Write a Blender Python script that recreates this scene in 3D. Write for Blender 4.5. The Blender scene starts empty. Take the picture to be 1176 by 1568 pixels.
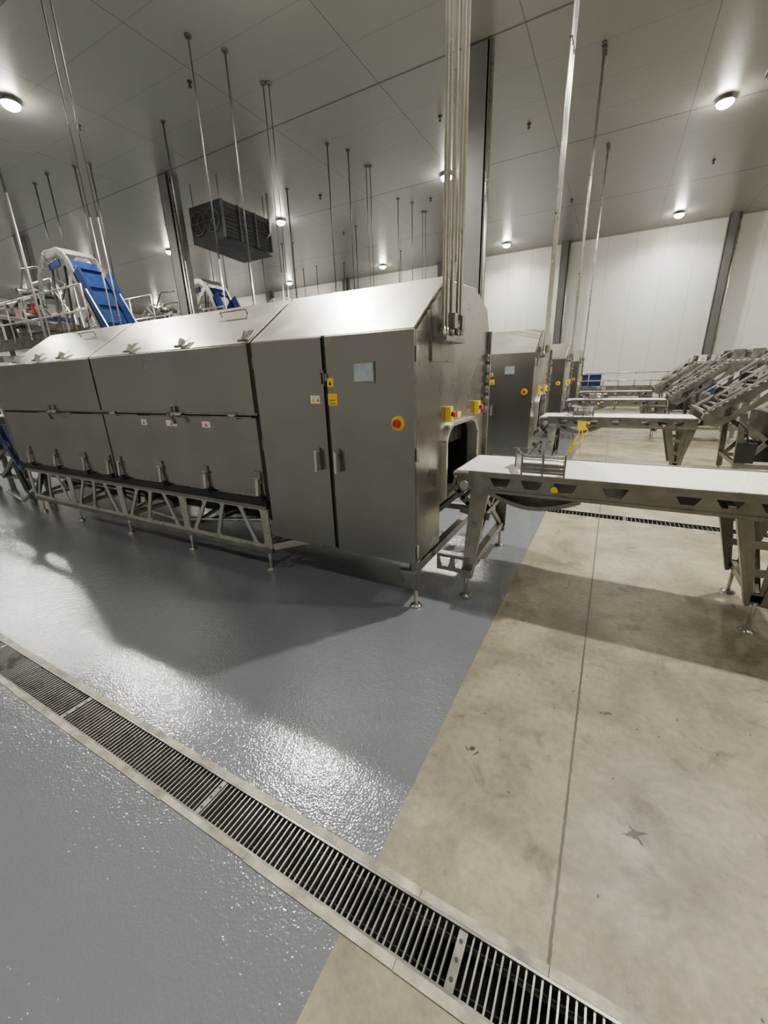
import bpy, bmesh, math, random
from mathutils import Vector, Matrix
random.seed(4)
scene=bpy.context.scene
COL=scene.collection
# ---------------------------------------------------------------- materials
def nt(name):
    m=bpy.data.materials.new(name); m.use_nodes=True
    n=m.node_tree.nodes; l=m.node_tree.links
    return m,n,l,n['Principled BSDF']
def simple(name,c,metal=0.0,rough=0.5,var=0.12,scale=6.0,bump=0.0,bscale=40.0,stretch=(1,1,1),bdist=0.002,emit=0,rvar=.06):
    m,n,l,p=nt(name)
    tc=n.new('ShaderNodeTexCoord'); mp=n.new('ShaderNodeMapping'); mp.inputs['Scale'].default_value=stretch
    l.new(tc.outputs['Object'],mp.inputs[0])
    no=n.new('ShaderNodeTexNoise'); no.inputs['Scale'].default_value=scale; no.inputs['Detail'].default_value=5
    l.new(mp.outputs[0],no.inputs['Vector'])
    cr=n.new('ShaderNodeValToRGB')
    cr.color_ramp.elements[0].position=.3; cr.color_ramp.elements[1].position=.7
    cr.color_ramp.elements[0].color=(*[x*(1-var) for x in c],1)
    cr.color_ramp.elements[1].color=(*[min(1,x*(1+var)) for x in c],1)
    l.new(no.outputs['Fac'],cr.inputs[0]); l.new(cr.outputs[0],p.inputs['Base Color'])
    p.inputs['Metallic'].default_value=metal
    mr=n.new('ShaderNodeMapRange'); mr.inputs[1].default_value=.3; mr.inputs[2].default_value=.7
    mr.inputs[3].default_value=max(.03,rough-rvar); mr.inputs[4].default_value=rough+rvar
    l.new(no.outputs['Fac'],mr.inputs[0]); l.new(mr.outputs[0],p.inputs['Roughness'])
    if bump:
        nb=n.new('ShaderNodeTexNoise'); nb.inputs['Scale'].default_value=bscale; nb.inputs['Detail'].default_value=1.5
        l.new(mp.outputs[0],nb.inputs['Vector'])
        b=n.new('ShaderNodeBump'); b.inputs['Strength'].default_value=bump; b.inputs['Distance'].default_value=bdist
        l.new(nb.outputs['Fac'],b.inputs['Height']); l.new(b.outputs[0],p.inputs['Normal'])
    if emit:
        p.inputs['Emission Color'].default_value=(*c,1); p.inputs['Emission Strength'].default_value=emit
    return m
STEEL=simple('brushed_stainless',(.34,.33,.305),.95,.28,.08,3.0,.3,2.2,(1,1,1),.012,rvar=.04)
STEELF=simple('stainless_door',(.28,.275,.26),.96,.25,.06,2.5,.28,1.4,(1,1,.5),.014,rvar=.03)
STEELR_LIT=simple('stainless_roof_lit',(.68,.65,.56),.85,.36,.05,2.0,.5,1.3,(1,1,1),.02)  # same steel as the shell, light from above painted in as paler colour
FRAME=simple('stainless_frame',(.25,.245,.225),.9,.32,.2,9)
DARK=simple('dark_gap',(.010,.010,.010),0,.7)
PIPE=simple('galvanised_conduit',(.54,.525,.49),.85,.3,.1,4)
ROD=simple('hanger_rod_steel',(.11,.11,.105),.6,.4,.1,4)
COLM=simple('column_paint',(.12,.12,.12),.3,.45,.1,2)
WHITE=simple('belt_white',(.80,.78,.72),0,.45,.05,30,.3,120)
YEL=simple('label_yellow',(.80,.57,.02),0,.4,.03)
LABW=simple('label_white',(.68,.68,.66),0,.4,.05,60)
RED=simple('button_red',(.50,.015,.015),0,.3,.03)
BLUE=simple('blue_plastic',(.008,.024,.10),0,.35,.1)
SCREEN=simple('hmi_screen',(.36,.43,.48),0,.12,.15,25)
BLACK=simple('black_rubber',(.012,.012,.012),0,.6)
GALV=simple('grate_steel',(.30,.29,.265),.85,.3,.15,8)
CURB=simple('drain_curb_concrete',(.29,.265,.21),0,.5,.6,11,.5,50)
EVAP=simple('evaporator_casing',(.05,.05,.055),.4,.5,.1,4)
LAMPM=simple('lamp_housing',(.35,.35,.35),.3,.4,.05)
LAMPE=simple('lamp_lens',(1,.93,.78),0,.4,.0,1,emit=300)

def mathn(n,l,op,a,b=None,c=None):
    x=n.new('ShaderNodeMath'); x.operation=op
    for i,v in enumerate((a,b,c)):
        if v is None: continue
        if isinstance(v,(int,float)): x.inputs[i].default_value=v
        else: l.new(v,x.inputs[i])
    return x.outputs[0]
def seams(n,l,coord,period,off,w):
    a=mathn(n,l,'ADD',coord,-off+period*50)
    a=mathn(n,l,'MODULO',a,period)
    a=mathn(n,l,'SUBTRACT',a,period/2)
    a=mathn(n,l,'ABSOLUTE',a)
    return mathn(n,l,'GREATER_THAN',a,period/2-w)
def panelmat(name,base,specs,rough=.5,var=.06):
    m,n,l,p=nt(name)
    g=n.new('ShaderNodeNewGeometry'); sx=n.new('ShaderNodeSeparateXYZ'); l.new(g.outputs['Position'],sx.inputs[0])
    no=n.new('ShaderNodeTexNoise'); no.inputs['Scale'].default_value=.6; no.inputs['Detail'].default_value=6
    l.new(g.outputs['Position'],no.inputs['Vector'])
    cr=n.new('ShaderNodeValToRGB'); cr.color_ramp.elements[0].color=(*[x*(1-var) for x in base],1); cr.color_ramp.elements[1].color=(*[x*(1+var) for x in base],1)
    l.new(no.outputs['Fac'],cr.inputs[0])
    cur=cr.outputs[0]
    for ax,per,off,w,dk in specs:
        s=seams(n,l,sx.outputs[ax],per,off,w)
        mx=n.new('ShaderNodeMix'); mx.data_type='RGBA'
        l.new(s,mx.inputs[0]); l.new(cur,mx.inputs[6]); mx.inputs[7].default_value=(*[x*dk for x in base],1)
        cur=mx.outputs[2]
    l.new(cur,p.inputs['Base Color']); p.inputs['Roughness'].default_value=rough
    return m
CEIL=panelmat('ceiling_panels',(.225,.223,.208),[(1,1.215,9.72,.006,.6),(0,3.0,-2.2,.010,.4),(1,4.86,9.72,.026,.25)],.33)
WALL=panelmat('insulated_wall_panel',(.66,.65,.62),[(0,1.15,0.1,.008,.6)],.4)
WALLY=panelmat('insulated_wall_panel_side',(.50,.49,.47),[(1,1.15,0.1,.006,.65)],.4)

def epoxy():
    m,n,l,p=nt('epoxy_grey')
    g=n.new('ShaderNodeNewGeometry')
    no=n.new('ShaderNodeTexNoise'); no.inputs['Scale'].default_value=1.3; no.inputs['Detail'].default_value=4
    l.new(g.outputs['Position'],no.inputs['Vector'])
    cr=n.new('ShaderNodeValToRGB'); cr.color_ramp.elements[0].color=(.130,.143,.160,1); cr.color_ramp.elements[1].color=(.146,.159,.176,1)
    l.new(no.outputs['Fac'],cr.inputs[0]); l.new(cr.outputs[0],p.inputs['Base Color'])
    p.inputs['Roughness'].default_value=.15; p.inputs['IOR'].default_value=1.65
    p.inputs['Coat Weight'].default_value=1.0; p.inputs['Coat Roughness'].default_value=.10; p.inputs['Coat IOR'].default_value=1.55
    a=n.new('ShaderNodeTexNoise'); a.inputs['Scale'].default_value=100; a.inputs['Detail'].default_value=1
    b=n.new('ShaderNodeTexNoise'); b.inputs['Scale'].default_value=26; b.inputs['Detail'].default_value=1
    l.new(g.outputs['Position'],a.inputs['Vector']); l.new(g.outputs['Position'],b.inputs['Vector'])
    s=mathn(n,l,'ADD',a.outputs['Fac'],mathn(n,l,'MULTIPLY',b.outputs['Fac'],.9))
    bp=n.new('ShaderNodeBump'); bp.inputs['Strength'].default_value=.7; bp.inputs['Distance'].default_value=.0024
    l.new(s,bp.inputs['Height']); l.new(bp.outputs[0],p.inputs['Normal']); l.new(bp.outputs[0],p.inputs['Coat Normal'])
    return m
def concrete():
    m,n,l,p=nt('concrete_tan')
    g=n.new('ShaderNodeNewGeometry')
    def noise(s,d=6,dist=0):
        x=n.new('ShaderNodeTexNoise'); x.inputs['Scale'].default_value=s; x.inputs['Detail'].default_value=d
        x.inputs['Roughness'].default_value=.62; x.inputs['Distortion'].default_value=dist
        l.new(g.outputs['Position'],x.inputs['Vector']); return x.outputs['Fac']
    cr=n.new('ShaderNodeValToRGB'); e=cr.color_ramp.elements
    e[0].position=.36; e[1].position=.64; e[0].color=(.165,.145,.098,1); e[1].color=(.315,.285,.205,1)
    l.new(noise(2.2,9,.5),cr.inputs[0])
    cr2=n.new('ShaderNodeValToRGB'); e=cr2.color_ramp.elements
    e[0].position=.31; e[1].position=.42; e[0].color=(.45,.42,.37,1); e[1].color=(1,1,1,1)
    l.new(noise(5.5,6,.8),cr2.inputs[0])
    mx=n.new('ShaderNodeMix'); mx.data_type='RGBA'; mx.blend_type='MULTIPLY'; mx.inputs[0].default_value=.75
    l.new(cr.outputs[0],mx.inputs[6]); l.new(cr2.outputs[0],mx.inputs[7])
    cr3=n.new('ShaderNodeValToRGB'); e=cr3.color_ramp.elements
    e[0].position=.35; e[1].position=.65; e[0].color=(.72,.72,.69,1); e[1].color=(1.0,1.0,1.0,1)
    l.new(noise(28,8),cr3.inputs[0])
    mx2=n.new('ShaderNodeMix'); mx2.data_type='RGBA'; mx2.blend_type='MULTIPLY'; mx2.inputs[0].default_value=.85
    l.new(mx.outputs[2],mx2.inputs[6]); l.new(cr3.outputs[0],mx2.inputs[7])
    sx=n.new('ShaderNodeSeparateXYZ'); l.new(g.outputs['Position'],sx.inputs[0])
    wob=mathn(n,l,'MULTIPLY',mathn(n,l,'SUBTRACT',noise(25,3),.5),.010)
    d=mathn(n,l,'ABSOLUTE',mathn(n,l,'ADD',mathn(n,l,'SUBTRACT',sx.outputs[0],.045),wob))
    k=mathn(n,l,'LESS_THAN',d,.0048)
    d2=mathn(n,l,'ABSOLUTE',mathn(n,l,'SUBTRACT',sx.outputs[0],3.9))
    k=mathn(n,l,'MAXIMUM',k,mathn(n,l,'LESS_THAN',d2,.005))
    mx3=n.new('ShaderNodeMix'); mx3.data_type='RGBA'; l.new(k,mx3.inputs[0]); l.new(mx2.outputs[2],mx3.inputs[6]); mx3.inputs[7].default_value=(.05,.038,.022,1)
    l.new(mx3.outputs[2],p.inputs['Base Color'])
    mr=n.new('ShaderNodeMapRange'); mr.inputs[3].default_value=.34; mr.inputs[4].default_value=.6
    l.new(noise(6),mr.inputs[0]); l.new(mr.outputs[0],p.inputs['Roughness'])
    p.inputs['Specular IOR Level'].default_value=.4
    bp=n.new('ShaderNodeBump'); bp.inputs['Strength'].default_value=.2; bp.inputs['Distance'].default_value=.003
    l.new(noise(60,4),bp.inputs['Height']); l.new(bp.outputs[0],p.inputs['Normal'])
    return m
EPOXY=epoxy(); CONC=concrete()
ACRACK=simple('stain_dark',(.034,.028,.020),0,.5,.4,30)

# ---------------------------------------------------------------- builder
class B:
    def __init__(s): s.bm=bmesh.new(); s.mats=[]
    def mi(s,m):
        if m not in s.mats: s.mats.append(m)
        return s.mats.index(m)
    def box(s,x0,x1,y0,y1,z0,z1,m):
        v=[s.bm.verts.new((x,y,z)) for x in (x0,x1) for y in (y0,y1) for z in (z0,z1)]
        i=s.mi(m)
        for a in ((0,1,3,2),(4,6,7,5),(0,4,5,1),(2,3,7,6),(0,2,6,4),(1,5,7,3)):
            s.bm.faces.new([v[k] for k in a]).material_index=i
    def beam(s,p,q,w,h,m,up=(0,0,1)):
        p=Vector(p);q=Vector(q);d=(q-p).normalized();up=Vector(up)
        if abs(d.dot(up))>.98: up=Vector((0,1,0))
        a=d.cross(up).normalized()*w/2; b=a.cross(d).normalized()*h/2
        v=[s.bm.verts.new(c+e) for c in (p,q) for e in (-a-b,a-b,a+b,-a+b)]
        i=s.mi(m)
        for f in ((0,1,2,3),(7,6,5,4),(0,4,5,1),(1,5,6,2),(2,6,7,3),(3,7,4,0)):
            s.bm.faces.new([v[k] for k in f]).material_index=i
    def cyl(s,p,q,r,m,n=14,r2=None,smooth=True):
        p=Vector(p);q=Vector(q);d=(q-p).normalized()
        a=d.orthogonal().normalized();b=d.cross(a); r2=r if r2 is None else r2
        A=[];C=[]
        for k in range(n):
            t=2*math.pi*k/n; o=a*math.cos(t)+b*math.sin(t)
            A.append(s.bm.verts.new(p+o*r)); C.append(s.bm.verts.new(q+o*r2))
        i=s.mi(m)
        for k in range(n):
            f=s.bm.faces.new((A[k],A[(k+1)%n],C[(k+1)%n],C[k])); f.material_index=i; f.smooth=smooth
        s.bm.faces.new(A[::-1]).material_index=i; s.bm.faces.new(C).material_index=i
    def pipe(s,pts,r,m,n=10):
        for a,b in zip(pts,pts[1:]): s.cyl(a,b,r,m,n)
    def slab(s,pts,th,m):
        P=[Vector(p) for p in pts]; nrm=(P[1]-P[0]).cross(P[2]-P[0]).normalized()*th
        a=[s.bm.verts.new(p) for p in P]; b=[s.bm.verts.new(p+nrm) for p in P]; i=s.mi(m); k=len(P)
        s.bm.faces.new(a[::-1]).material_index=i; s.bm.faces.new(b).material_index=i
        for j in range(k): s.bm.faces.new((a[j],a[(j+1)%k],b[(j+1)%k],b[j])).material_index=i
    def plate(s,outer,holes,fn,thick,m):
        t=bmesh.new(); es=[]
        for loop in [outer]+holes:
            vs=[t.verts.new(fn(u,v)) for u,v in loop]
            for k in range(len(vs)): es.append(t.edges.new((vs[k],vs[(k+1)%len(vs)])))
        bmesh.ops.triangle_fill(t,use_beauty=True,use_dissolve=False,edges=es)
        r=bmesh.ops.extrude_face_region(t,geom=t.faces[:])
        th=Vector(thick)
        for g in r['geom']:
            if isinstance(g,bmesh.types.BMVert): g.co+=th
        bmesh.ops.recalc_face_normals(t,faces=t.faces)
        i=s.mi(m); mp={}
        for v in t.verts: mp[v]=s.bm.verts.new(v.co)
        for f in t.faces:
            s.bm.faces.new([mp[v] for v in f.verts]).material_index=i
        t.free()
    def obj(s,name,parent=None,bevel=0,recalc=True):
        if recalc: bmesh.ops.recalc_face_normals(s.bm,faces=s.bm.faces)
        me=bpy.data.meshes.new(name); s.bm.to_mesh(me); s.bm.free()
        for m in s.mats: me.materials.append(m)
        o=bpy.data.objects.new(name,me); COL.objects.link(o)
        if parent: o.parent=parent
        if bevel:
            md=o.modifiers.new('bev','BEVEL'); md.width=bevel; md.segments=2; md.limit_method='ANGLE'; md.angle_limit=.7
        return o
def empty(name,loc=(0,0,0)):
    e=bpy.data.objects.new(name,None); e.location=loc; COL.objects.link(e); return e
def dup(root,off,name):
    e=bpy.data.objects.new(name,root.data); e.location=Vector(root.location)+Vector(off); COL.objects.link(e)
    for c in root.children:
        k=bpy.data.objects.new(c.name.split('.')[0],c.data); COL.objects.link(k); k.parent=e; k.location=c.location
        for md in c.modifiers:
            q=k.modifiers.new(md.name,md.type); q.width=md.width;q.segments=md.segments;q.limit_method=md.limit_method;q.angle_limit=md.angle_limit
    return e

# ---------------------------------------------------------------- room
H=7.5; XL,XR,YN,YF=-38.,12.,-7.,24.6
b=B()
def quad(b,x0,x1,y0,y1,z,m):
    v=[b.bm.verts.new(p) for p in ((x0,y0,z),(x1,y0,z),(x1,y1,z),(x0,y1,z))]
    b.bm.faces.new(v).material_index=b.mi(m)
XE=-.52
D1=(.58,.79); D2=(4.91,5.12)
for y0,y1 in ((YN,D1[0]),(D1[1],D2[0]),(D2[1],YF)):
    quad(b,XL,XE,y0,y1,0,EPOXY); quad(b,XE,XR,y0,y1,0,CONC)
quad(b,XL,XE-.0,D2[0],D2[1],0,EPOXY)
b.obj('floor',recalc=False)
b=B(); b.box(XL,XR,YN,YF,H,H+.15,CEIL); b.obj('ceiling')
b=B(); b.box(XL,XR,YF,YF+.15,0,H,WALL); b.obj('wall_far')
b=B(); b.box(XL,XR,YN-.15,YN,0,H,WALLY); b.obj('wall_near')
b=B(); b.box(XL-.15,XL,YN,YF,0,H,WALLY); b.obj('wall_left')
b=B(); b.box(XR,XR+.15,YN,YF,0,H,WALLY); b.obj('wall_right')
b=B(); b.box(XL,XR,YF-.12,YF,0,.22,CURB); b.obj('baseboard_far')

def drain(x0,x1,y0,y1,name,seamx,pitch=.0215,curbm=CURB):
    b=B(); g=.024
    x=x0; rr=random.Random(7)
    while x<x1:
        w=min(rr.uniform(.25,.7),x1-x) if x>-9 else min(6,x1-x)
        b.box(x,x+w-.002,y0-rr.uniform(0,.006),y0+g,-.12,.003,curbm); b.box(x,x+w-.002,y1-g,y1+rr.uniform(0,.006),-.12,.003,curbm); x+=w
    b.box(x0,x1,y0,y1,-.24,-.18,BLACK)
    b.box(x0,x1,y0,y0+g-.001,-.2,-.12,BLACK); b.box(x0,x1,y1-g+.001,y1,-.2,-.12,BLACK)
    a,c=y0+g,y1-g
    b.box(x0,x1,a,a+.008,-.06,.002,FRAME); b.box(x0,x1,c-.008,c,-.06,.002,FRAME)
    x=x0
    while x<x1:
        b.box(x,x+.0052,a+.008,c-.008,-.03,-.003,GALV); x+=pitch if x>-16 else pitch*2
    for yy in (a+.03,c-.03): b.cyl((x0,yy,-.022),(x1,yy,-.022),.003,BLACK,6)
    x=seamx; S=1.04
    while x>x0: x-=S
    while x<x1:
        if x>x0:
            b.box(x-.011,x+.011,a+.007,c-.007,-.03,-.0025,FRAME)
            for k in range(3):
                yy=a+.035+k*.045
                b.cyl((x,yy,-.0026),(x,yy,-.0016),.006,BLACK,10)
        x+=S
    return b.obj(name)
drain(XL,XR,D1[0],D1[1],'floor_drain',-.19)
drain(XE,XR,D2[0],D2[1],'floor_drain.001',.3,.04)

# ---------------------------------------------------------------- oven (tunnel machine)
XE1=-1.05
def oven():
    root=empty('industrial_tunnel_oven')
    b=B()
    prof=[(2.35,.66),(2.35,1.855),(2.86,2.195),(3.5,2.235),(3.86,2.12),(3.95,1.95),(3.95,.66)]
    xs=(-6.3,XE1)
    L=[b.bm.verts.new((xs[0],y,z)) for y,z in prof]; R=[b.bm.verts.new((xs[1]-.012,y,z)) for y,z in prof]
    n=len(prof)
    for k in range(n):
        f=b.bm.faces.new((L[k],L[(k+1)%n],R[(k+1)%n],R[k])); f.material_index=b.mi(STEELR_LIT if k in(1,2,3) else STEEL)
    b.bm.faces.new(L).material_index=b.mi(STEEL)
    arch=[(2.80,.70),(2.80,1.13),(2.86,1.21),(2.94,1.245),(3.42,1.245),(3.52,1.21),(3.60,1.13),(3.60,.70)]
    b.plate(prof,[arch],lambda u,v:(XE1-.012,u,v),(.012,0,0),STEEL)
    for (a0,a1),(c0,c1) in zip(arch,arch[1:]): b.beam((XE1-.01,a0,a1),(XE1-.01,c0,c1),.03,.10,PIPE,up=(1,0,0))
    b.box(-6.8,-6.3,2.35,3.95,.66,1.85,STEEL)
    b.slab([(-6.42,2.35,1.85),(-6.3,2.35,1.85),(-6.3,2.86,2.19)],-.02,STEELR_LIT)
    b.box(XE1-.5,XE1-.45,2.76,3.7,.7,1.3,DARK)
    for k in range(7): b.box(XE1-.12,XE1-.11,2.84+.11*k,2.93+.11*k,1.05,1.22,BLACK)
    b.obj('shell',root,.006)
    b=B()
    for x0,x1 in ((-6.3,-4.56),(-4.53,-2.385),(-2.355,XE1-.01)):
        b.slab([(x0,2.33,1.86),(x1,2.33,1.86),(x1,2.855,2.21),(x0,2.855,2.21)],.005,STEELR_LIT)
    for xx in (-2.9,-5.2):
        p=lambda x,t:(x,2.33+.525*t-.02,1.868+.35*t+.03)
        b.cyl(p(xx-.16,.75),p(xx+.16,.75),.006,FRAME)
        for s in (-.15,.15): b.beam(p(xx+s,.75),(xx+s,2.33+.525*.75,1.862+.35*.75),.012,.012,FRAME)
    for xx in (-2.43,-3.16,-3.88,-5.1,-5.62,-6.1):
        b.slab([(xx-.05,2.335,1.885),(xx+.05,2.335,1.885),(xx+.035,2.43,1.955),(xx-.035,2.43,1.955)],.006,FRAME)
        b.beam((xx,2.34,1.88),(xx,2.37,1.94),.02,.045,FRAME)
        b.cyl((xx-.05,2.325,1.885),(xx+.05,2.325,1.885),.011,FRAME)
    b.obj('roof_panels',root,.0015)
    b=B()
    b.box(-2.35,XE1,2.335,2.76,.36,1.855,STEEL)
    b.box(-2.35,XE1+.0,2.334,2.336,.36,1.855,DARK)
    b.plate([(2.34,1.85),(2.76,2.12),(2.76,1.85)],[],lambda u,v:(XE1-.005,u,v),(.006,0,0),STEEL)
    b.obj('control_cabinet',root,.004)
    b=B()
    for x0,x1 in ((-2.345,-1.718),(-1.69,XE1+.003)):
        b.box(x0,x1,2.305,2.332,.355,1.86,STEELF)
    b.obj('cabinet_doors',root,.008)
    b=B()
    b.box(-1.712,-1.696,2.318,2.34,.36,1.855,DARK)
    for z in (.45,1.12,1.72):
        b.cyl((XE1+.012,2.325,z-.045),(XE1+.012,2.325,z+.045),.009,PIPE)
        b.cyl((-2.352,2.318,z-.04),(-2.352,2.318,z+.04),.008,FRAME)
    for xx in (-1.80,-1.63):
        b.box(xx-.016,xx+.016,2.292,2.306,.97,1.13,FRAME)
        b.cyl((xx,2.30,1.10),(xx,2.262,1.10),.012,PIPE)
        b.beam((xx,2.262,1.115),(xx,2.256,.965),.022,.012,PIPE)
    for z in (1.60,):
        b.box(-1.735,-1.70,2.29,2.31,z-.05,z+.05,FRAME); b.cyl((-1.715,2.29,z-.035),(-1.715,2.29,z+.035),.007,DARK)
        b.box(-1.70,-1.68,2.296,2.31,z-.02,z+.03,FRAME)
    b.box(-1.47,-1.315,2.296,2.306,1.565,1.69,FRAME); b.box(-1.462,-1.323,2.293,2.297,1.573,1.682,SCREEN)
    b.box(-1.685,-1.61,2.302,2.306,1.425,1.50,YEL); b.box(-1.675,-1.625,2.3015,2.3025,1.455,1.46,BLACK); b.box(-1.675,-1.625,2.3015,2.3025,1.435,1.44,BLACK)
    b.box(-1.685,-1.635,2.302,2.306,1.545,1.60,YEL); b.slab([(-1.672,2.3018,1.555),(-1.648,2.3018,1.555),(-1.66,2.3018,1.585)],.0005,BLACK)
    b.box(-1.835,-1.755,2.302,2.306,1.435,1.49,LABW)
    b.slab([(-1.825,2.3018,1.445),(-1.79,2.3018,1.445),(-1.807,2.3018,1.48)],.0005,YEL)
    b.slab([(-1.78,2.3018,1.448),(-1.762,2.3018,1.448),(-1.771,2.3018,1.475)],.0005,RED)
    b.cyl((-1.16,2.305,1.317),(-1.16,2.300,1.317),.046,YEL,28); b.cyl((-1.16,2.300,1.317),(-1.16,2.285,1.317),.022,BLACK,20)
    b.cyl((-1.16,2.285,1.317),(-1.16,2.270,1.317),.027,RED,24,.024)
    b.obj('cabinet_fittings',root,.0015)
    b=B()
    for y,z in ((2.88,1.325),(3.60,1.32)):
        b.box(XE1,XE1+.04,y-.03,y+.03,z-.052,z+.052,YEL)
        b.cyl((XE1+.04,y,z+.0),(XE1+.055,y,z),.018,BLACK,16); b.cyl((XE1+.055,y,z),(XE1+.07,y,z),.024,RED,20,.02)
    b.box(XE1,XE1+.004,3.12,3.2,1.275,1.32,YEL)
    for k in range(6):
        b.cyl((XE1,3.86,1.28+k*.09),(XE1+.05,3.86,1.28+k*.09),.018,FRAME,12)
        b.box(XE1,XE1+.03,3.83,3.89,1.25+k*.09,1.31+k*.09,FRAME)
    b.box(XE1,XE1+.03,3.915,3.95,.7,1.95,FRAME)
    b.obj('operator_buttons',root,.002)
    b=B()
    for x0,x1 in ((-6.78,-4.55),(-4.515,-2.40)):
        b.box(x0,x1,2.318,2.345,1.352,1.858,STEELF)
        b.box(x0,x1,2.322,2.345,.69,1.325,STEELF)
    b.obj('access_panels',root,.006)
    b=B()
    b.box(-2.398,-2.358,2.325,2.36,.66,1.86,DARK); b.box(-4.55,-4.515,2.33,2.36,.68,1.86,DARK)
    b.box(-6.78,-2.4,2.33,2.36,1.325,1.352,DARK)
    b.box(-6.78,-2.36,2.305,2.32,1.345,1.362,FRAME)
    for xc in (-3.33,-5.47,-2.62,-4.28):
        big= xc in(-3.33,-5.47)
        w=.09 if big else .04
        b.box(xc-w,xc+w,2.295,2.318,1.315,1.36,FRAME)
        b.cyl((xc-w,2.286,1.34),(xc+w,2.286,1.34),.009,PIPE)
        if big:
            b.cyl((xc,2.31,1.34),(xc,2.25,1.34),.017,PIPE); b.beam((xc-.03,2.255,1.36),(xc+.04,2.252,1.27),.03,.014,FRAME)
            b.box(xc-.05,xc-.02,2.28,2.3,1.36,1.41,FRAME)
        b.cyl((xc-.38,2.30,1.328),(xc+.38 if xc<-2.7 else xc+.2,2.30,1.328),.005,FRAME)
    for xc,w in ((-2.98,.05),(-3.44,.075),(-3.85,.04)):
        b.box(xc-w,xc+w,2.318,2.3225,1.235,1.285,LABW); b.slab([(xc-.02,2.3175,1.245),(xc+.02,2.3175,1.245),(xc,2.3175,1.275)],.0004,RED)
    for xc in (-2.455,-3.09,-3.73,-4.42,-4.62,-5.1,-5.75,-6.4):
        b.box(xc-.035,xc+.035,2.31,2.324,.80,.90,FRAME)
        b.beam((xc,2.305,.85),(xc,2.29,.70),.03,.02,PIPE); b.cyl((xc-.035,2.30,.84),(xc+.035,2.30,.84),.009,FRAME)
        b.box(xc-.03,xc+.03,2.29,2.33,.655,.70,BLACK)
    b.obj('panel_latches',root,.0012)
    for nm,yy in (('truss_front',2.34),('truss_back',3.9)):
        b=B()
        x0,x1=-6.72,-2.42; zt,zb=.60,.18
        holes=[]
        nodes=[-6.70,-5.66,-4.60,-3.54,-2.46]
        top=zt-.045; bot=zb+.06; g=.023
        for a,c in zip(nodes,nodes[1:]):
            w=c-a
            ts=[a+.03,a+w*.30,a+w*.52,a+w*.74,c-.03]
            bs=[a+.02,a+w*.12,a+w*.42,a+w*.86,c-.02]
            for k in range(4):
                t0,t1,b0,b1=ts[k]+g,ts[k+1]-g,bs[k]+g,bs[k+1]-g
                if b1-b0<.04: b0,b1=(b0+b1)/2-.02,(b0+b1)/2+.02
                ch=.018
                holes.append([(t0+ch,top),(t0,top-ch),(b0,bot+ch),(b0+ch,bot),(b1-ch,bot),(b1,bot+ch),(t1,top-ch),(t1-ch,top)])
        b.plate([(x0,zt),(x0,zb),(x1,zb),(x1,zt)],holes,lambda u,v,yy=yy:(u,yy,v),(0,.014,0),PIPE if yy<3 else FRAME)
        b.box(x0,x1,yy-.015,yy+.04,zt-.03,zt,FRAME); b.box(x0,x1,yy-.012,yy+.04,zb-.01,zb+.03,FRAME)
        b.box(x0,x1,yy,yy+.05,zt,.665,BLACK)
        b.obj(nm,root,.0015)
    b=B()
    for x in (-6.6,-5.66,-4.6,-3.54,-2.48):
        for yy in (2.36,3.9):
            b.beam((x,yy,.16),(x,yy,.22),.05,.05,FRAME); b.cyl((x,yy,.02),(x,yy,.18),.012,PIPE); b.cyl((x,yy,0),(x,yy,.022),.045,FRAME,16,.03)
        b.box(x-.02,x+.02,2.35,3.92,.2,.24,FRAME); b.beam((x,2.4,.24),(x,3.85,.6),.03,.03,FRAME)
        b.box(x-.025,x+.025,2.35,3.92,.6,.66,FRAME)
    for x,yy in ((-1.07,2.36),(-1.07,3.9)):
        b.beam((x,yy,.36),(x,yy,.14),.05,.05,FRAME)
        b.slab([(x+.03,yy-.02,.30),(x-.10,yy-.02,.30),(x-.03,yy-.02,.17),(x+.02,yy-.02,.17)],.04,FRAME)
        b.cyl((x,yy,.02),(x,yy,.2),.013,PIPE); b.cyl((x,yy,0),(x,yy,.022),.05,FRAME,18,.03)
    b.box(-1.12,-1.06,2.36,3.95,.26,.32,FRAME)
    b.box(-2.4,-1.1,3.86,3.92,.26,.32,FRAME); b.box(-2.4,-1.1,2.42,2.46,.30,.36,FRAME)
    b.beam((-2.44,2.38,.22),(-1.9,2.75,.3),.05,.06,PIPE); b.beam((-1.9,2.75,.3),(-1.1,2.75,.3),.05,.06,FRAME)
    b.slab([(-6.5,2.6,.55),(-1.1,2.6,.55),(-1.1,3.7,.55),(-6.5,3.7,.55)],.05,EVAP)
    b.slab([(-6.5,2.9,.22),(-2.5,2.9,.22),(-2.5,2.9,.55),(-6.5,2.9,.55)],.01,EVAP)
    for x in (-6.2,-5.2,-4.0,-3.2): b.cyl((x,2.5,.38),(x,2.9,.38),.05,FRAME)
    b.pipe([(-6.6,2.55,.45),(-4.5,2.55,.42),(-4.4,2.5,.25),(-3.9,2.5,.22),(-2.6,2.52,.4)],.018,PIPE)
    b.pipe([(-4.75,2.45,.62),(-4.7,2.44,.4),(-4.45,2.44,.36),(-4.4,2.44,.6)],.014,BLACK)
    b.obj('base_frame_and_feet',root,.002)
    b=B()
    xc=XE1+.07
    for y,r,z0 in ((2.60,.010,1.84),(2.655,.010,1.84),(2.74,.014,1.86),(2.86,.012,1.90),(2.92,.014,1.90)):
        b.cyl((xc,y,z0),(xc,y,H-.001),r,PIPE,10)
        b.cyl((xc,y,H-.03),(xc,y,H-.001),.05,ROD,16)
        b.cyl((xc,y,z0-.05),(xc,y,z0+.04),r*1.6,FRAME,12)
    b.box(XE1,XE1+.1,2.58,2.95,1.80,1.83,FRAME)
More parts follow.
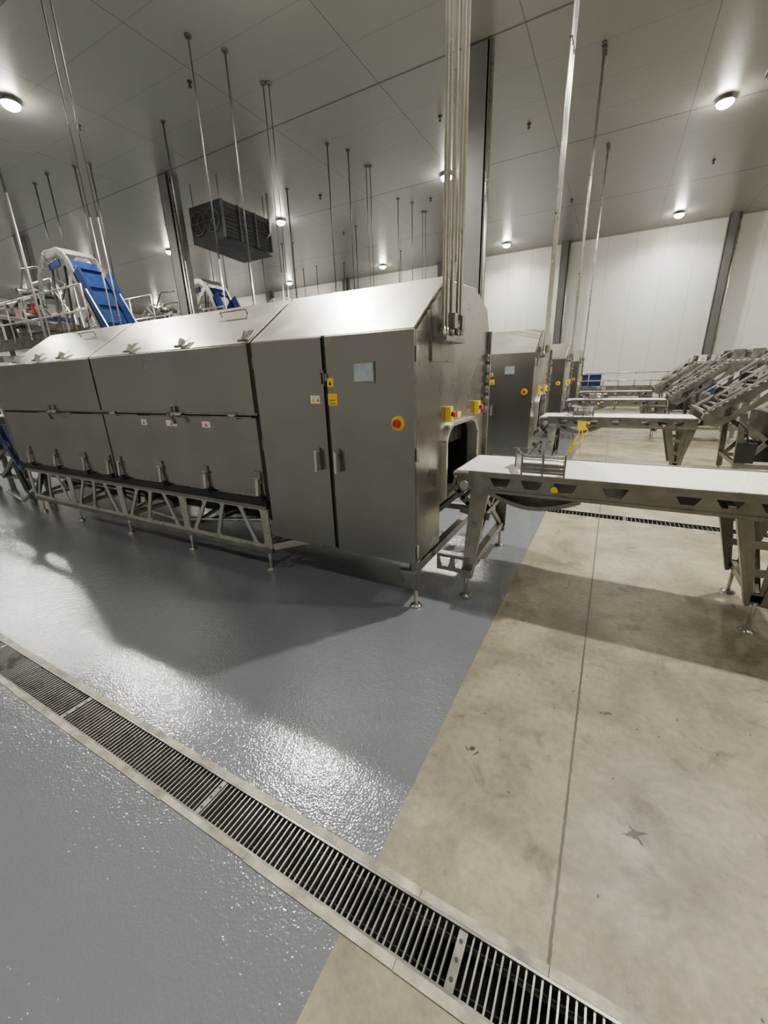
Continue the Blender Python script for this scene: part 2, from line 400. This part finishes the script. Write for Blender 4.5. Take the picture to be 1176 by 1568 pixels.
    b.box(XE1,XE1+.012,2.56,2.99,1.68,1.94,FRAME)
    for y in (2.74,2.89): b.box(xc-.035,xc+.035,y-.028,y+.028,1.88,1.97,FRAME)
    for z in (3.6,5.4): b.box(xc-.015,xc+.015,2.59,2.94,z,z+.025,FRAME)
    b.obj('electrical_conduits',root)
    b=B()
    for x,y,r in ((-7.5,2.62,.015),(-7.22,3.2,.017),(-7.25,4.22,.011),(-7.15,4.28,.011)):
        b.cyl((x,y,2.0),(x,y,4.0),r,PIPE,8); b.cyl((x,y,4.0),(x,y,H-.001),r,ROD,8); b.cyl((x,y,H-.03),(x,y,H-.001),.06,ROD,14)
    b.beam((-7.5,2.62,2.0),(-7.22,3.2,2.0),.05,.05,FRAME); b.beam((-7.22,3.2,2.0),(-7.2,4.25,2.0),.05,.05,FRAME)
    b.box(-7.3,-7.1,2.6,4.3,1.93,2.0,FRAME)
    b.obj('hanger_rods',root)
    return root
ov=oven()
for k in (1,2,3): dup(ov,(0,4.2*k,0),'industrial_tunnel_oven.%03d'%k)

# ---------------------------------------------------------------- belt conveyor
def conveyor():
    root=empty('belt_conveyor')
    y0,y1=2.93,3.60; x0,x1=-.98,1.10; zt=.90
    b=B()
    b.box(x0,x1,y0+.012,y1-.012,zt-.018,zt,WHITE); 
    b.cyl((x0,y0+.012,zt-.03),(x0,y1-.012,zt-.03),.03,WHITE,16); b.cyl((x1,y0+.012,zt-.03),(x1,y1-.012,zt-.03),.03,WHITE,16)
    b.box(x0,x1,y0+.02,y1-.02,zt-.14,zt-.12,WHITE)
    x=x0+.05
    while x<x1: b.box(x,x+.003,y0+.014,y1-.014,zt-.001,zt+.0006,LABW); x+=.05
    b.obj('belt',root)
    for nm,yy,t in (('side_frame_near',y0-.004,.01),('side_frame_far',y1-.006,.01)):
        b=B()
        outer=[(x0+.12,.895),(x0+.12,.80),(x0+.24,.755),(-.1,.75),(.55,.765),(x1,.77),(x1,.895)]
        holes=[]
        for a in (-.72,-.5,-.28,.02):
            holes.append([(a,.862),(a+.035,.79),(a+.115,.79),(a+.15,.862)])
        for a in (.42,.62,.82): holes.append([(a,.85),(a+.03,.80),(a+.10,.80),(a+.13,.85)])
        b.plate(outer,holes,lambda u,v,yy=yy:(u,yy,v),(0,t,0),FRAME)
        yo=yy-.012 if yy<3.2 else yy+.004
        b.box(x0+.1,x1,yo,yo+.018,.885,.906,FRAME); b.box(x0+.24,x1,yo,yo+.018,.75,.772,FRAME)
        pts=[(-.72+.62*i/12,yo+.006,.75-.085*math.sin(math.pi*i/12)) for i in range(13)]
        for p,q in zip(pts,pts[1:]): b.beam(p,q,.02,.03,FRAME)
        b.obj(nm,root,.0012)
    b=B()
    for i in range(12):
        a=(-.72+.62*i/12,.75-.085*math.sin(math.pi*i/12)); c=(-.72+.62*(i+1)/12,.75-.085*math.sin(math.pi*(i+1)/12))
        b.slab([(a[0],y0,a[1]),(c[0],y0,c[1]),(c[0],y1,c[1]),(a[0],y1,a[1])],.004,STEEL)
    for x in (-.8,-.3,.2,.7,1.05): b.box(x-.02,x+.02,y0,y1,.79,.82,FRAME)
    for yy in (y0-.01,y1-.01):
        pts=[(-.98+.0,yy,.86),(-.99,yy,.78),(-.93,yy,.70),(-.86,yy,.64),(-.78,yy,.60)]
        for p,q in zip(pts,pts[1:]): b.beam(p,q,.02,.05,FRAME)
        b.slab([(-1.0,yy,.88),(-.86,yy,.88),(-.84,yy,.76),(-.95,yy,.74)],.02,FRAME)
    for k in range(5): b.cyl((-.95+.035*k,y0-.02,.74-.045*k),(-.95+.035*k,y1+.02,.74-.045*k),.018,FRAME,12)
    b.cyl((-.9,y0-.06,.8),(-.9,y0,.8),.035,PIPE,18)
    b.beam((-.93,y0-.02,.6),(-.7,y0-.02,.56),.03,.05,FRAME)
    for sgn,ya,yb in ((-1,2.93,2.66),(1,3.60,3.72)):
        b.slab([(-.86,ya,.80),(-.72,ya,.80),(-.75,yb,.17),(-.83,yb,.17)] ,.03*1,FRAME)
        b.cyl((-.79,yb,.02),(-.79,yb,.2),.013,PIPE); b.cyl((-.79,yb,0),(-.79,yb,.022),.048,FRAME,18,.03)
        b.box(-.83,-.75,yb-.03,yb+.03,.16,.22,FRAME)
    b.box(-.82,-.76,2.68,3.72,.20,.25,FRAME); b.box(-.81,-.77,2.8,3.68,.50,.54,FRAME)
    b.beam((-.79,2.72,.24),(-.79,3.6,.74),.03,.04,FRAME); b.beam((-.79,3.68,.24),(-.79,2.95,.74),.03,.04,FRAME)
    b.plate([(-1.04,.29),(-1.04,.16),(-.79,.16),(-.79,.29)],[[(-1.02,.27),(-1.0,.19),(-.95,.19),(-.93,.27)],[(-.90,.27),(-.89,.19),(-.84,.19),(-.83,.27)]],lambda u,v:(u,2.69,v),(0,.012,0),FRAME)
    for ya,yb in ((3.0,3.0),(3.53,3.54)):
        b.plate([(.74,.765),(1.05,.765),(.99,.18),(.89,.18)],[[(.83,.72),(.96,.72),(.95,.60),(.86,.60)],[(.87,.55),(.95,.55),(.948,.42),(.893,.42)],[(.90,.37),(.95,.37),(.948,.26),(.915,.26)]],lambda u,v,yb=yb:(u,yb,v),(0,.014,0),FRAME)
        b.beam((.75,yb,.76),(.90,yb,.18),.05,.026,FRAME); b.beam((1.05,yb,.76),(.985,yb,.18),.05,.026,FRAME)
        b.beam((1.0,yb,.30),(1.1,yb,.77),.03,.03,FRAME)
        b.cyl((.94,yb,.02),(.94,yb,.2),.013,PIPE); b.cyl((.94,yb,0),(.94,yb,.022),.05,FRAME,18,.03)
    b.box(.91,.97,3.0,3.55,.2,.25,FRAME); b.beam((.94,3.02,.25),(.94,3.5,.74),.03,.04,FRAME)
    b.obj('legs_and_drive',root,.0015)
    b=B()
    for k in range(5): 
        b.cyl((-.50,y0+.0,.935+.028*k),(-.22,y0+.0,.935+.028*k),.005,PIPE,8)
    for x in (-.50,-.36,-.22): b.beam((x,y0,.89),(x,y0,1.06),.012,.02,FRAME)
    b.beam((-.50,y0,.99),(-.58,y0+.25,.99),.01,.12,FRAME)
    b.beam((-.22,y0,.96),(-.24,y0+.10,.96),.01,.09,FRAME)
    b.slab([(-.50,y0+.004,.92),(-.22,y0+.004,.92),(-.22,y0+.004,.99),(-.50,y0+.004,.99)],.004,FRAME)
    b.slab([(-.62,y0+.25,1.05),(-.40,y0+.22,1.05),(-.38,y0+.4,1.02),(-.6,y0+.42,1.02)],.006,STEEL)
    for x in (-.6,-.4): b.beam((x,y0+.3,.9),(x,y0+.3,1.05),.012,.012,FRAME)
    b.cyl((-.27,y0-.022,.82),(-.27,y0-.018,.82),.022,YEL,16); b.box(-.29,-.245,y0-.021,y0-.017,.80,.82,YEL)
    b.obj('product_guides',root,.001)
    return root
cv=conveyor()
CV=[cv]+[dup(cv,(0,4.2*k,0),'belt_conveyor.%03d'%k) for k in (1,2,3)]

# ---------------------------------------------------------------- inclined transfer conveyor (right)
def incline():
    root=empty('inclined_transfer_conveyor')
    y0,y1=2.80,3.75
    b=B()
    for yy in (y0,y1):
        b.plate([(1.14,.98),(1.14,.84),(1.3,.80),(2.15,1.46),(3.6,1.50),(3.6,1.66),(2.05,1.66)],
          [[(1.35,1.05),(1.33,.93),(1.45,.98),(1.55,1.16)],[(1.62,1.22),(1.55,1.06),(1.68,1.17),(1.80,1.36)],[(1.88,1.42),(1.82,1.27),(1.96,1.38),(2.05,1.55)],[(2.3,1.62),(2.3,1.52),(2.7,1.52),(2.7,1.62)],[(2.9,1.62),(2.9,1.53),(3.3,1.53),(3.3,1.62)]],
          lambda u,v,yy=yy:(u,yy,v),(0,.012,0),FRAME)
        b.beam((1.16,yy,1.03),(2.05,yy,1.72),.03,.03,PIPE); b.beam((2.05,yy,1.72),(3.6,yy,1.74),.03,.03,PIPE)
        for x,z in ((1.3,1.0),(1.7,1.3),(2.05,1.6),(2.6,1.6),(3.2,1.6)): b.beam((x,yy,z),(x,yy,z+.15),.02,.02,FRAME)
        for x,zt in ((1.55,1.0),(2.3,1.48),(3.3,1.5)):
            b.beam((x,yy,zt),(x+.05,yy,.12),.07,.05,FRAME); b.cyl((x+.05,yy,.0),(x+.05,yy,.13),.014,PIPE); b.cyl((x+.05,yy,0),(x+.05,yy,.02),.05,FRAME,16,.03)
        b.beam((1.58,yy,.25),(2.3,yy,1.25),.03,.06,FRAME); b.beam((1.58,yy,.85),(2.35,yy,.25),.03,.06,FRAME)
        b.beam((2.33,yy,.25),(3.32,yy,1.3),.03,.06,FRAME)
        b.beam((1.58,yy,.3),(3.35,yy,.3),.04,.05,FRAME)
        b.beam((1.2,yy,1.2),(2.0,yy,1.85),.02,.02,PIPE)
        for t in (.05,.35,.65,.95): b.beam((1.2+.8*t,yy,1.0+.62*t),(1.2+.8*t,yy,1.2+.65*t),.015,.015,FRAME)
    for x in (1.58,2.34,3.34): b.box(x-.02,x+.02,y0,y1,.3,.35,FRAME)
    b.obj('frame',root,.0015)
    b=B()
    for k in range(14):
        t=k/13; x=1.18+.87*t; z=.97+.66*t
        b.cyl((x,y0+.02,z),(x,y1-.0,z),.022,FRAME,12)
    b.slab([(1.2,y0+.05,.94),(2.05,y0+.05,1.59),(2.05,y1-.03,1.59),(1.2,y1-.03,.94)],.01,BLACK)
    for k in range(15):
        x=2.12+.1*k; b.cyl((x,y0+.02,1.68),(x,y1,1.68),.026,PIPE,12)
    for k in range(5):
        x=2.05+.3*k
        b.slab([(x,y0-.02,1.72),(x+.2,y0-.02,1.72),(x+.24,y0+.12,1.90),(x+.04,y0+.12,1.90)],.012,FRAME)
        b.cyl((x+.1,y0+.1,1.86),(x+.1,y1-.1,1.86),.022,FRAME,10)
        b.slab([(x,y1-.14,1.90),(x+.2,y1-.14,1.90),(x+.2,y1,1.74),(x,y1,1.74)],.012,FRAME)
    for t in (.25,.55,.85):
        x=1.18+.87*t; z=.97+.66*t
        b.slab([(x-.06,y0-.01,z+.03),(x+.06,y0-.01,z+.12),(x+.08,y0+.12,z+.24),(x-.04,y0+.12,z+.15)],.01,FRAME)
        b.cyl((x,y0+.06,z+.16),(x,y1-.06,z+.16),.016,FRAME,10)
        b.slab([(x-.06,y1-.12,z+.14),(x+.06,y1-.12,z+.23),(x+.06,y1,z+.12),(x-.06,y1,z+.03)],.01,FRAME)
    b.cyl((1.16,y0-.05,.94),(1.16,y0+.02,.94),.055,FRAME,18)
    b.cyl((1.12,y0-.04,1.02),(1.12,y1+.02,1.02),.02,FRAME,12)
    b.obj('rollers_and_guides',root,.001)
    b=B()
    b.box(1.80,2.15,y0+.14,y1-.1,.62,1.0,FRAME); b.box(1.9,2.25,y0-.14,y0-.01,.52,.95,BLACK)
    b.cyl((2.45,y0+.1,1.05),(2.45,y1-.1,1.05),.2,BLUE,24)
    b.cyl((1.92,y0-.10,1.08),(1.92,y0+.1,1.08),.09,BLUE,18)
    b.box(1.55,1.75,y0-.06,y0-.01,.35,.62,BLACK); b.box(1.75,2.15,y0+.1,y1-.1,.35,.55,BLACK)
    b.pipe([(1.65,y0-.05,.6),(1.6,y0-.08,.8),(1.5,y0-.03,.9)],.012,BLACK)
    b.pipe([(2.2,y0-.05,.9),(2.0,y0-.09,1.2),(1.8,y0-.03,1.25)],.012,BLACK)
    b.obj('drive_motor_and_hopper',root,.006)
    return root
ic=incline()
for k in (1,2,3): dup(ic,(0,4.2*k,0),'inclined_transfer_conveyor.%03d'%k)

# yellow strap tied to the second conveyor (coordinates relative to that conveyor)
b=B()
b.pipe([(-.36,2.90,.80),(-.40,2.895,.62),(-.47,2.90,.45),(-.52,2.93,.27)],.012,YEL,8)
b.pipe([(-.36,2.90,.80),(-.33,2.895,.60),(-.36,2.90,.42),(-.30,2.92,.30)],.010,YEL,8)
b.pipe([(-.47,2.90,.45),(-.38,2.89,.50),(-.30,2.90,.56),(-.27,2.91,.70),(-.36,2.90,.80)],.009,YEL,8)
b.box(-.42,-.30,2.888,2.908,.70,.84,YEL)
b.beam((-.43,2.90,.52),(-.50,2.91,.34),.012,.05,YEL)
b.obj('yellow_strap',CV[1],.002)

# ---------------------------------------------------------------- mezzanine platforms left
def mezz():
    root=empty('packing_mezzanine',(-1.0,.72,0))
    b=B(); zd=2.85; y0,y1=5.35,7.1
    b.box(-17.5,-10.4,y0,y1,zd-.06,zd,FRAME)
    for yy in (y0,y1): b.box(-17.5,-10.4,yy-.04,yy+.04,zd-.2,zd,STEEL)
    for x in (-17.3,-15,-12.7,-10.6):
        for yy in (y0+.05,y1-.05): b.beam((x,yy,0),(x,yy,zd-.06),.1,.1,FRAME)
    for yy in (y0,y1):
        for z in (.5,1.05): b.cyl((-17.5,yy,zd+z),(-10.4,yy,zd+z),.022,PIPE,8)
        b.box(-17.5,-10.4,yy-.006,yy+.006,zd,zd+.12,STEEL)
        for k in range(8): 
            x=-17.5+k*7.1/7; b.cyl((x,yy,zd),(x,yy,zd+1.05),.022,PIPE,8)
    for yy in (y0+.1,y0+.9): b.beam((-10.4,yy,zd),(-8.6,yy,.05),.03,.2,STEEL); b.cyl((-10.4,yy,zd+.95),(-8.6,yy,1.0),.02,PIPE,8)
    for k in range(11):
        x=-10.3+k*.16; z=zd-.12-k*.235; b.box(x-.1,x+.1,y0+.1,y0+.9,z,z+.03,FRAME)
    b.obj('platform',root)
    b=B()
    for yy in (5.7,6.45):
        pts=[(-13.2,yy,3.6),(-12.9,yy,4.45),(-12.4,yy,4.85),(-11.75,yy,4.85),(-11.45,yy,4.65),(-10.55,yy,2.9)]
        for p,q in zip(pts,pts[1:]): b.beam(p,q,.05,.16,PIPE)
        b.beam((-11.1,yy,4.35),(-10.4,yy,3.0),.05,.30,BLUE); b.beam((-12.3,yy,4.55),(-11.8,yy,4.6),.06,.16,BLUE)
        b.beam((-12.6,yy,zd),(-12.2,yy,4.6),.06,.06,FRAME); b.beam((-11.9,yy,zd),(-11.6,yy,4.5),.06,.06,FRAME)
        b.beam((-12.5,yy,3.4),(-11.75,yy,4.1),.05,.05,FRAME); b.beam((-12.45,yy,4.1),(-11.8,yy,3.4),.05,.05,FRAME)
    b.slab([(-11.75,5.7,4.9),(-11.42,5.7,4.72),(-11.42,6.45,4.72),(-11.75,6.45,4.9)],.03,PIPE)
    b.slab([(-11.42,5.74,4.62),(-10.5,5.74,2.88),(-10.5,6.42,2.88),(-11.42,6.42,4.62)],.02,BLUE)
    for k in range(4):
        t=(k+.5)/4; x=-11.42+.92*t; z=4.62-1.74*t
        b.slab([(x,5.74,z),(x+.05,5.74,z+.03),(x+.05,6.42,z+.03),(x,6.42,z)],.01,BLUE)
    b.box(-15.9,-15.0,5.75,6.7,zd,3.9,STEEL); b.box(-15.85,-15.05,5.70,5.75,2.9,3.7,BLACK)
    b.slab([(-16.0,5.6,3.9),(-14.9,5.6,3.9),(-14.7,6.7,4.35),(-15.9,6.7,4.35)],.05,STEEL)
    b.box(-14.7,-13.5,5.8,6.6,3.15,3.4,STEEL); b.box(-14.6,-13.6,5.78,6.6,3.4,3.55,BLUE)
    for x in (-14.6,-13.6):
        for yy in (5.85,6.5): b.beam((x,yy,zd),(x,yy,3.2),.06,.06,FRAME)
    for x in (-14.3,-13.9): b.cyl((x,6.0,3.5),(x,6.0,3.85),.09,RED if x<-14 else FRAME,14)
    b.pipe([(-15,6.2,3.9),(-14.5,6.2,4.5),(-13.4,6.2,4.5),(-13.0,6.2,4.0)],.05,PIPE)
    b.pipe([(-14.7,5.9,4.2),(-14.2,5.9,4.8),(-13.4,5.9,4.75)],.03,FRAME)
    for k in range(6): b.beam((-16.9+k*.16,5.7,zd),(-16.9+k*.16,5.7,4.2),.03,.05,FRAME)
    b.box(-17.0,-16.0,5.65,5.75,4.15,4.25,FRAME)
    rr=random.Random(3)
    for k in range(44):
        x=rr.uniform(-16.5,-12.0); z=rr.uniform(3.0,4.2); y=rr.uniform(5.6,6.6)
        b.beam((x,y,z),(x+rr.uniform(-.5,.5),y,z+rr.uniform(-.5,.4)),.04,.08,rr.choice([FRAME,PIPE,STEEL,FRAME,BLACK]))
        if k%5==0: b.cyl((x,y-.15,z),(x,y+.15,z),rr.uniform(.05,.11),rr.choice([FRAME,FRAME,BLACK]),14)
    for yy in (5.6,6.7): b.beam((-17,yy,3.9),(-13.4,yy,3.3),.04,.12,PIPE)
    for k in range(14): b.cyl((-16.9+k*.26,5.6,3.9-k*.043),(-16.9+k*.26,6.7,3.9-k*.043),.03,FRAME,8)
    b.box(-13.2,-12.85,5.9,6.2,zd,3.3,FRAME)
    for k in range(24):
        x=rr.uniform(-15.5,-10.5); z=rr.uniform(1.6,2.7); y=rr.uniform(5.5,6.8)
        b.beam((x,y,z),(x+rr.uniform(-.7,.7),y,z+rr.uniform(-.3,.1)),.06,.10,rr.choice([FRAME,STEEL,PIPE]))
    b.box(-13.5,-11.2,5.6,6.6,1.9,2.35,STEEL); b.box(-13.4,-11.3,5.58,5.6,1.95,2.1,BLUE)
    b.obj('packing_equipment',root,.004)
    return root
mz=mezz()
for k in (1,2,3): dup(mz,(0,4.2*k,0),'packing_mezzanine.%03d'%k)
for k in range(4):
    b=B()
    for x,y in ((-15.3,8.1),(-13.7,8.45),(-14.2,8.3),(-16.3,8.2),(-10.2,8.3)):
        y+=4.2*k
        if k==0: y-=.15
        b.cyl((x,y,0),(x,y,4.6),.02,PIPE,8); b.cyl((x,y,4.6),(x,y,H-.001),.02,ROD,8); b.cyl((x,y,H-.03),(x,y,H-.001),.06,ROD,12); b.cyl((x,y,0),(x,y,.02),.06,ROD,12)
    b.obj('ceiling_drop_pipes' if k==0 else 'ceiling_drop_pipes.%03d'%k)

# loading table + hoses at the far-left end of the tunnel line (row 1)
b=B()
b.box(-8.9,-6.95,2.6,3.8,.62,.70,STEEL); b.box(-8.8,-7.1,2.7,3.7,.70,1.2,FRAME); b.box(-8.6,-7.3,2.62,2.70,.78,1.1,BLUE)
for x in (-8.8,-8.2,-7.6,-7.0):
    for y in (2.62,3.75):
        b.beam((x,y,.05),(x,y,1.85),.06,.06,FRAME); b.cyl((x,y,0),(x,y,.06),.05,FRAME,14)
for z in (.3,1.35,1.85): 
    for y in (2.62,3.75): b.beam((-8.85,y,z),(-6.98,y,z),.05,.05,FRAME)
for k in range(13): b.cyl((-8.8+k*.14,2.6,1.6),(-8.8+k*.14,3.8,1.6),.04,PIPE,10)
b.beam((-8.2,2.55,.3),(-7.0,2.55,.95),.05,.06,FRAME); b.beam((-8.7,2.5,.3),(-7.7,2.5,.75),.05,.05,FRAME)
for k in range(3):
    pts=[(-7.6+.05*k+.7*t, 2.5-.03*k, 1.15-.55*math.sin(math.pi*t*.9)-.06*k) for t in [i/8 for i in range(9)]]
    b.pipe(pts,.016,BLUE if k!=1 else BLACK,8)
b.pipe([(-7.5,2.5,.55),(-7.2,2.45,.2),(-6.98,2.45,.12),(-6.85,2.55,.5)],.035,BLACK)
b.pipe([(-7.9,2.45,.12),(-7.3,2.4,.06),(-6.95,2.5,.3)],.03,PIPE)
b.obj('infeed_loading_table',None,.003)

# ---------------------------------------------------------------- columns, evaporator
def column(x,y,name,s=.2):
    b=B()
    b.box(x-s,x+s,y-.012,y+.012,0.02,H-.001,COLM)
    b.box(x-s,x-s+.025,y-s,y+s,0.02,H-.001,COLM); b.box(x+s-.025,x+s,y-s,y+s,0.02,H-.001,COLM)
    b.box(x-s,x+s,y-s,y-s+.02,.02,H-.001,COLM)
    b.box(x-s-.08,x+s+.08,y-s-.02,y+s+.02,0,.03,FRAME)
    b.cyl((x+s+.05,y-s+.05,0.03),(x+s+.05,y-s+.05,H-.001),.03,PIPE,10)
    b.obj(name)
cols=[(-12.65,9.95),(-3.05,9.95),(6.5,9.95),(-22.2,9.95),(-31.8,9.95)]+[(x,24.25) for x in (9.9,3.5,-2.9,-9.3,-15.7,-22.1,-28.5,-34.9)]
for i,(x,y) in enumerate(cols): column(x,y,'steel_column' if i==0 else 'steel_column.%03d'%i,.2 if y<20 else .17)
b=B()
x0,x1,y0,y1,z0,z1=-12.6,-11.2,10.5,12.6,5.85,6.85
b.box(x0,x1,y0,y1,z0,z1,EVAP)
for k in range(8): b.slab([(x1+.0,y0+.08,z0+.1+k*.11),(x1+.0,y1-.08,z0+.1+k*.11),(x1+.05,y1-.08,z0+.05+k*.11),(x1+.05,y0+.08,z0+.05+k*.11)],.006,COLM)
for yy in (y0+.03,y0+.7,y0+1.4,y1-.03): b.box(x1,x1+.07,yy-.025,yy+.025,z0,z1,COLM)
for xx in (x0+.38,x1-.38):
    b.cyl((xx,y0,z0+.5),(xx,y0-.06,z0+.5),.33,COLM,28); b.cyl((xx,y0-.06,z0+.5),(xx,y0-.065,z0+.5),.3,BLACK,28)
    for a in range(6):
        t=a*math.pi/3; b.beam((xx,y0-.07,z0+.5),(xx+.29*math.cos(t),y0-.07,z0+.5+.29*math.sin(t)),.02,.02,COLM)
b.slab([(x0,y0,z0),(x1,y0,z0),(x1,y1,z0-.12),(x0,y1,z0-.12)],.04,EVAP)
for xx in (x0+.1,x1-.1):
    for yy in (y0+.1,y1-.1): b.cyl((xx,yy,z1),(xx,yy,H-.001),.015,ROD,8)
b.pipe([(x1+.2,y1-.2,H-.001),(x1+.2,y1-.2,z0+.5),(x1,y1-.2,z0+.4)],.04,PIPE)
b.obj('ceiling_evaporator_unit',None,.004)

b=B()
for x,y in ((-3.4,6.5),(-8.5,7.6),(-4.5,11.5),(-2.7,13),(-9.6,13.5),(-1,8.6),(2.2,10.5),(-12,7.2),(3.2,14),(-6.5,15.8),(1.8,18),(-11,17),(-2.2,18.8),(-7.7,4.5)):
    b.cyl((x,y,H-.08),(x,y,H-.001),.015,BLACK,10); b.cyl((x,y,H-.02),(x,y,H-.001),.05,BLACK,14); b.cyl((x,y,H-.10),(x,y,H-.08),.035,BLACK,12)
b.obj('ceiling_sprinkler_heads')
b=B(); b.box(2.0,2.25,13.5,13.75,H-.12,H-.001,EVAP); b.cyl((2.12,13.6,H-.2),(2.12,13.6,H-.12),.09,BLACK,16); b.obj('ceiling_sensor_box')

b=B()
for x0,x1 in ((-1.5,1.8),(4.5,8.0)):
    b.box(x0,x1,19.5,20.6,.75,.95,STEEL); b.box(x0+.2,x0+1.0,19.6,20.4,.95,1.4,BLUE)
    for x in (x0+.1,(x0+x1)/2,x1-.1):
        for y in (19.55,20.55): b.beam((x,y,0),(x,y,.75),.06,.06,FRAME)
    for z in (1.15,1.45): b.cyl((x0,19.5,z),(x1,19.5,z),.025,PIPE,8)
    for k in range(7): b.cyl((x0+(x1-x0)*k/6,19.5,.9),(x0+(x1-x0)*k/6,19.5,1.45),.02,PIPE,8)
b.obj('transfer_table_line')

b=B()
def blob(x,y,rx,ry,ang=0,n=16):
    v=[]
    for k in range(n):
        t=2*math.pi*k/n; q=random.uniform(.6,1.25); px,py=rx*q*math.cos(t),ry*q*math.sin(t)
        v.append(b.bm.verts.new((x+px*math.cos(ang)-py*math.sin(ang),y+px*math.sin(ang)+py*math.cos(ang),.0008+random.random()*.0002)))
    b.bm.faces.new(v).material_index=b.mi(ACRACK)
blob(.27,1.30,.016,.016); blob(.27,1.30,.045,.006,.5); blob(.275,1.30,.04,.0055,2.2)
blob(.175,1.87,.024,.012,.2); blob(.15,1.86,.010,.006)
blob(-.355,1.38,.012,.010,.5); blob(-.33,1.365,.02,.004,1.0); blob(-.375,1.37,.016,.0035,2.4)
for k in range(26): blob(random.uniform(-.4,.9),random.uniform(.9,2.6),.006,.004,random.random()*3,8)
b.obj('floor_stains',recalc=False)

# ---------------------------------------------------------------- high bay lamps
b=B(); zl=H-.20
b.cyl((0,0,.15),(0,0,.195),.11,LAMPM,28); b.cyl((0,0,.11),(0,0,.15),.175,LAMPM,36,.14)
prev=(.168,.11)
for k in range(1,6):
    a=k/5*math.pi/2*.85; cur=(.168*math.cos(a),.11-.11*math.sin(a))
    b.cyl((0,0,cur[1]),(0,0,prev[1]),cur[0],LAMPE,36,prev[0]); prev=cur
base=b.obj('high_bay_light'); lm=base.data
first=True
EN={-2.2:60,5.95:620,14.4:260,22.7:280}
for X in (8.2,1.45,-5.4,-12.2,-19,-25.8,-32.6):
    for Y in (-2.2,5.95,14.4,22.7):
        if Y<0 and X<-20: continue
        if first: o=base; first=False
        else:
            o=bpy.data.objects.new('high_bay_light',lm); COL.objects.link(o)
        o.location=(X,Y,zl)
        L=bpy.data.lights.new('lamp_beam','AREA'); L.shape='DISK'; L.size=.26; L.energy=EN[Y]; L.color=(1,.95,.86); L.spread=math.radians(155)
        lo=bpy.data.objects.new('lamp_beam',L); COL.objects.link(lo); lo.parent=o; lo.location=(0,0,-.015)

w=bpy.data.worlds.new('hall_ambient'); scene.world=w; w.use_nodes=True
w.node_tree.nodes['Background'].inputs[0].default_value=(.5,.5,.5,1); w.node_tree.nodes['Background'].inputs[1].default_value=.02

# ---------------------------------------------------------------- camera
cam=bpy.data.cameras.new('camera'); co=bpy.data.objects.new('camera',cam); COL.objects.link(co)
yaw,pitch,roll=-0.5078,0.3244,-0.0325
f=Vector((math.sin(yaw)*math.cos(pitch),math.cos(yaw)*math.cos(pitch),-math.sin(pitch)))
r=Vector((math.cos(yaw),-math.sin(yaw),0)); u=r.cross(f)
c,s=math.cos(roll),math.sin(roll); r2=c*r+s*u; u2=-s*r+c*u
M=Matrix((r2,u2,-f)).transposed().to_4x4(); M.translation=(0,0,1.6)
co.matrix_world=M
cam.sensor_fit='HORIZONTAL'; cam.sensor_width=36; cam.lens=36*617.36/1176; cam.clip_start=.05; cam.clip_end=200
scene.camera=co
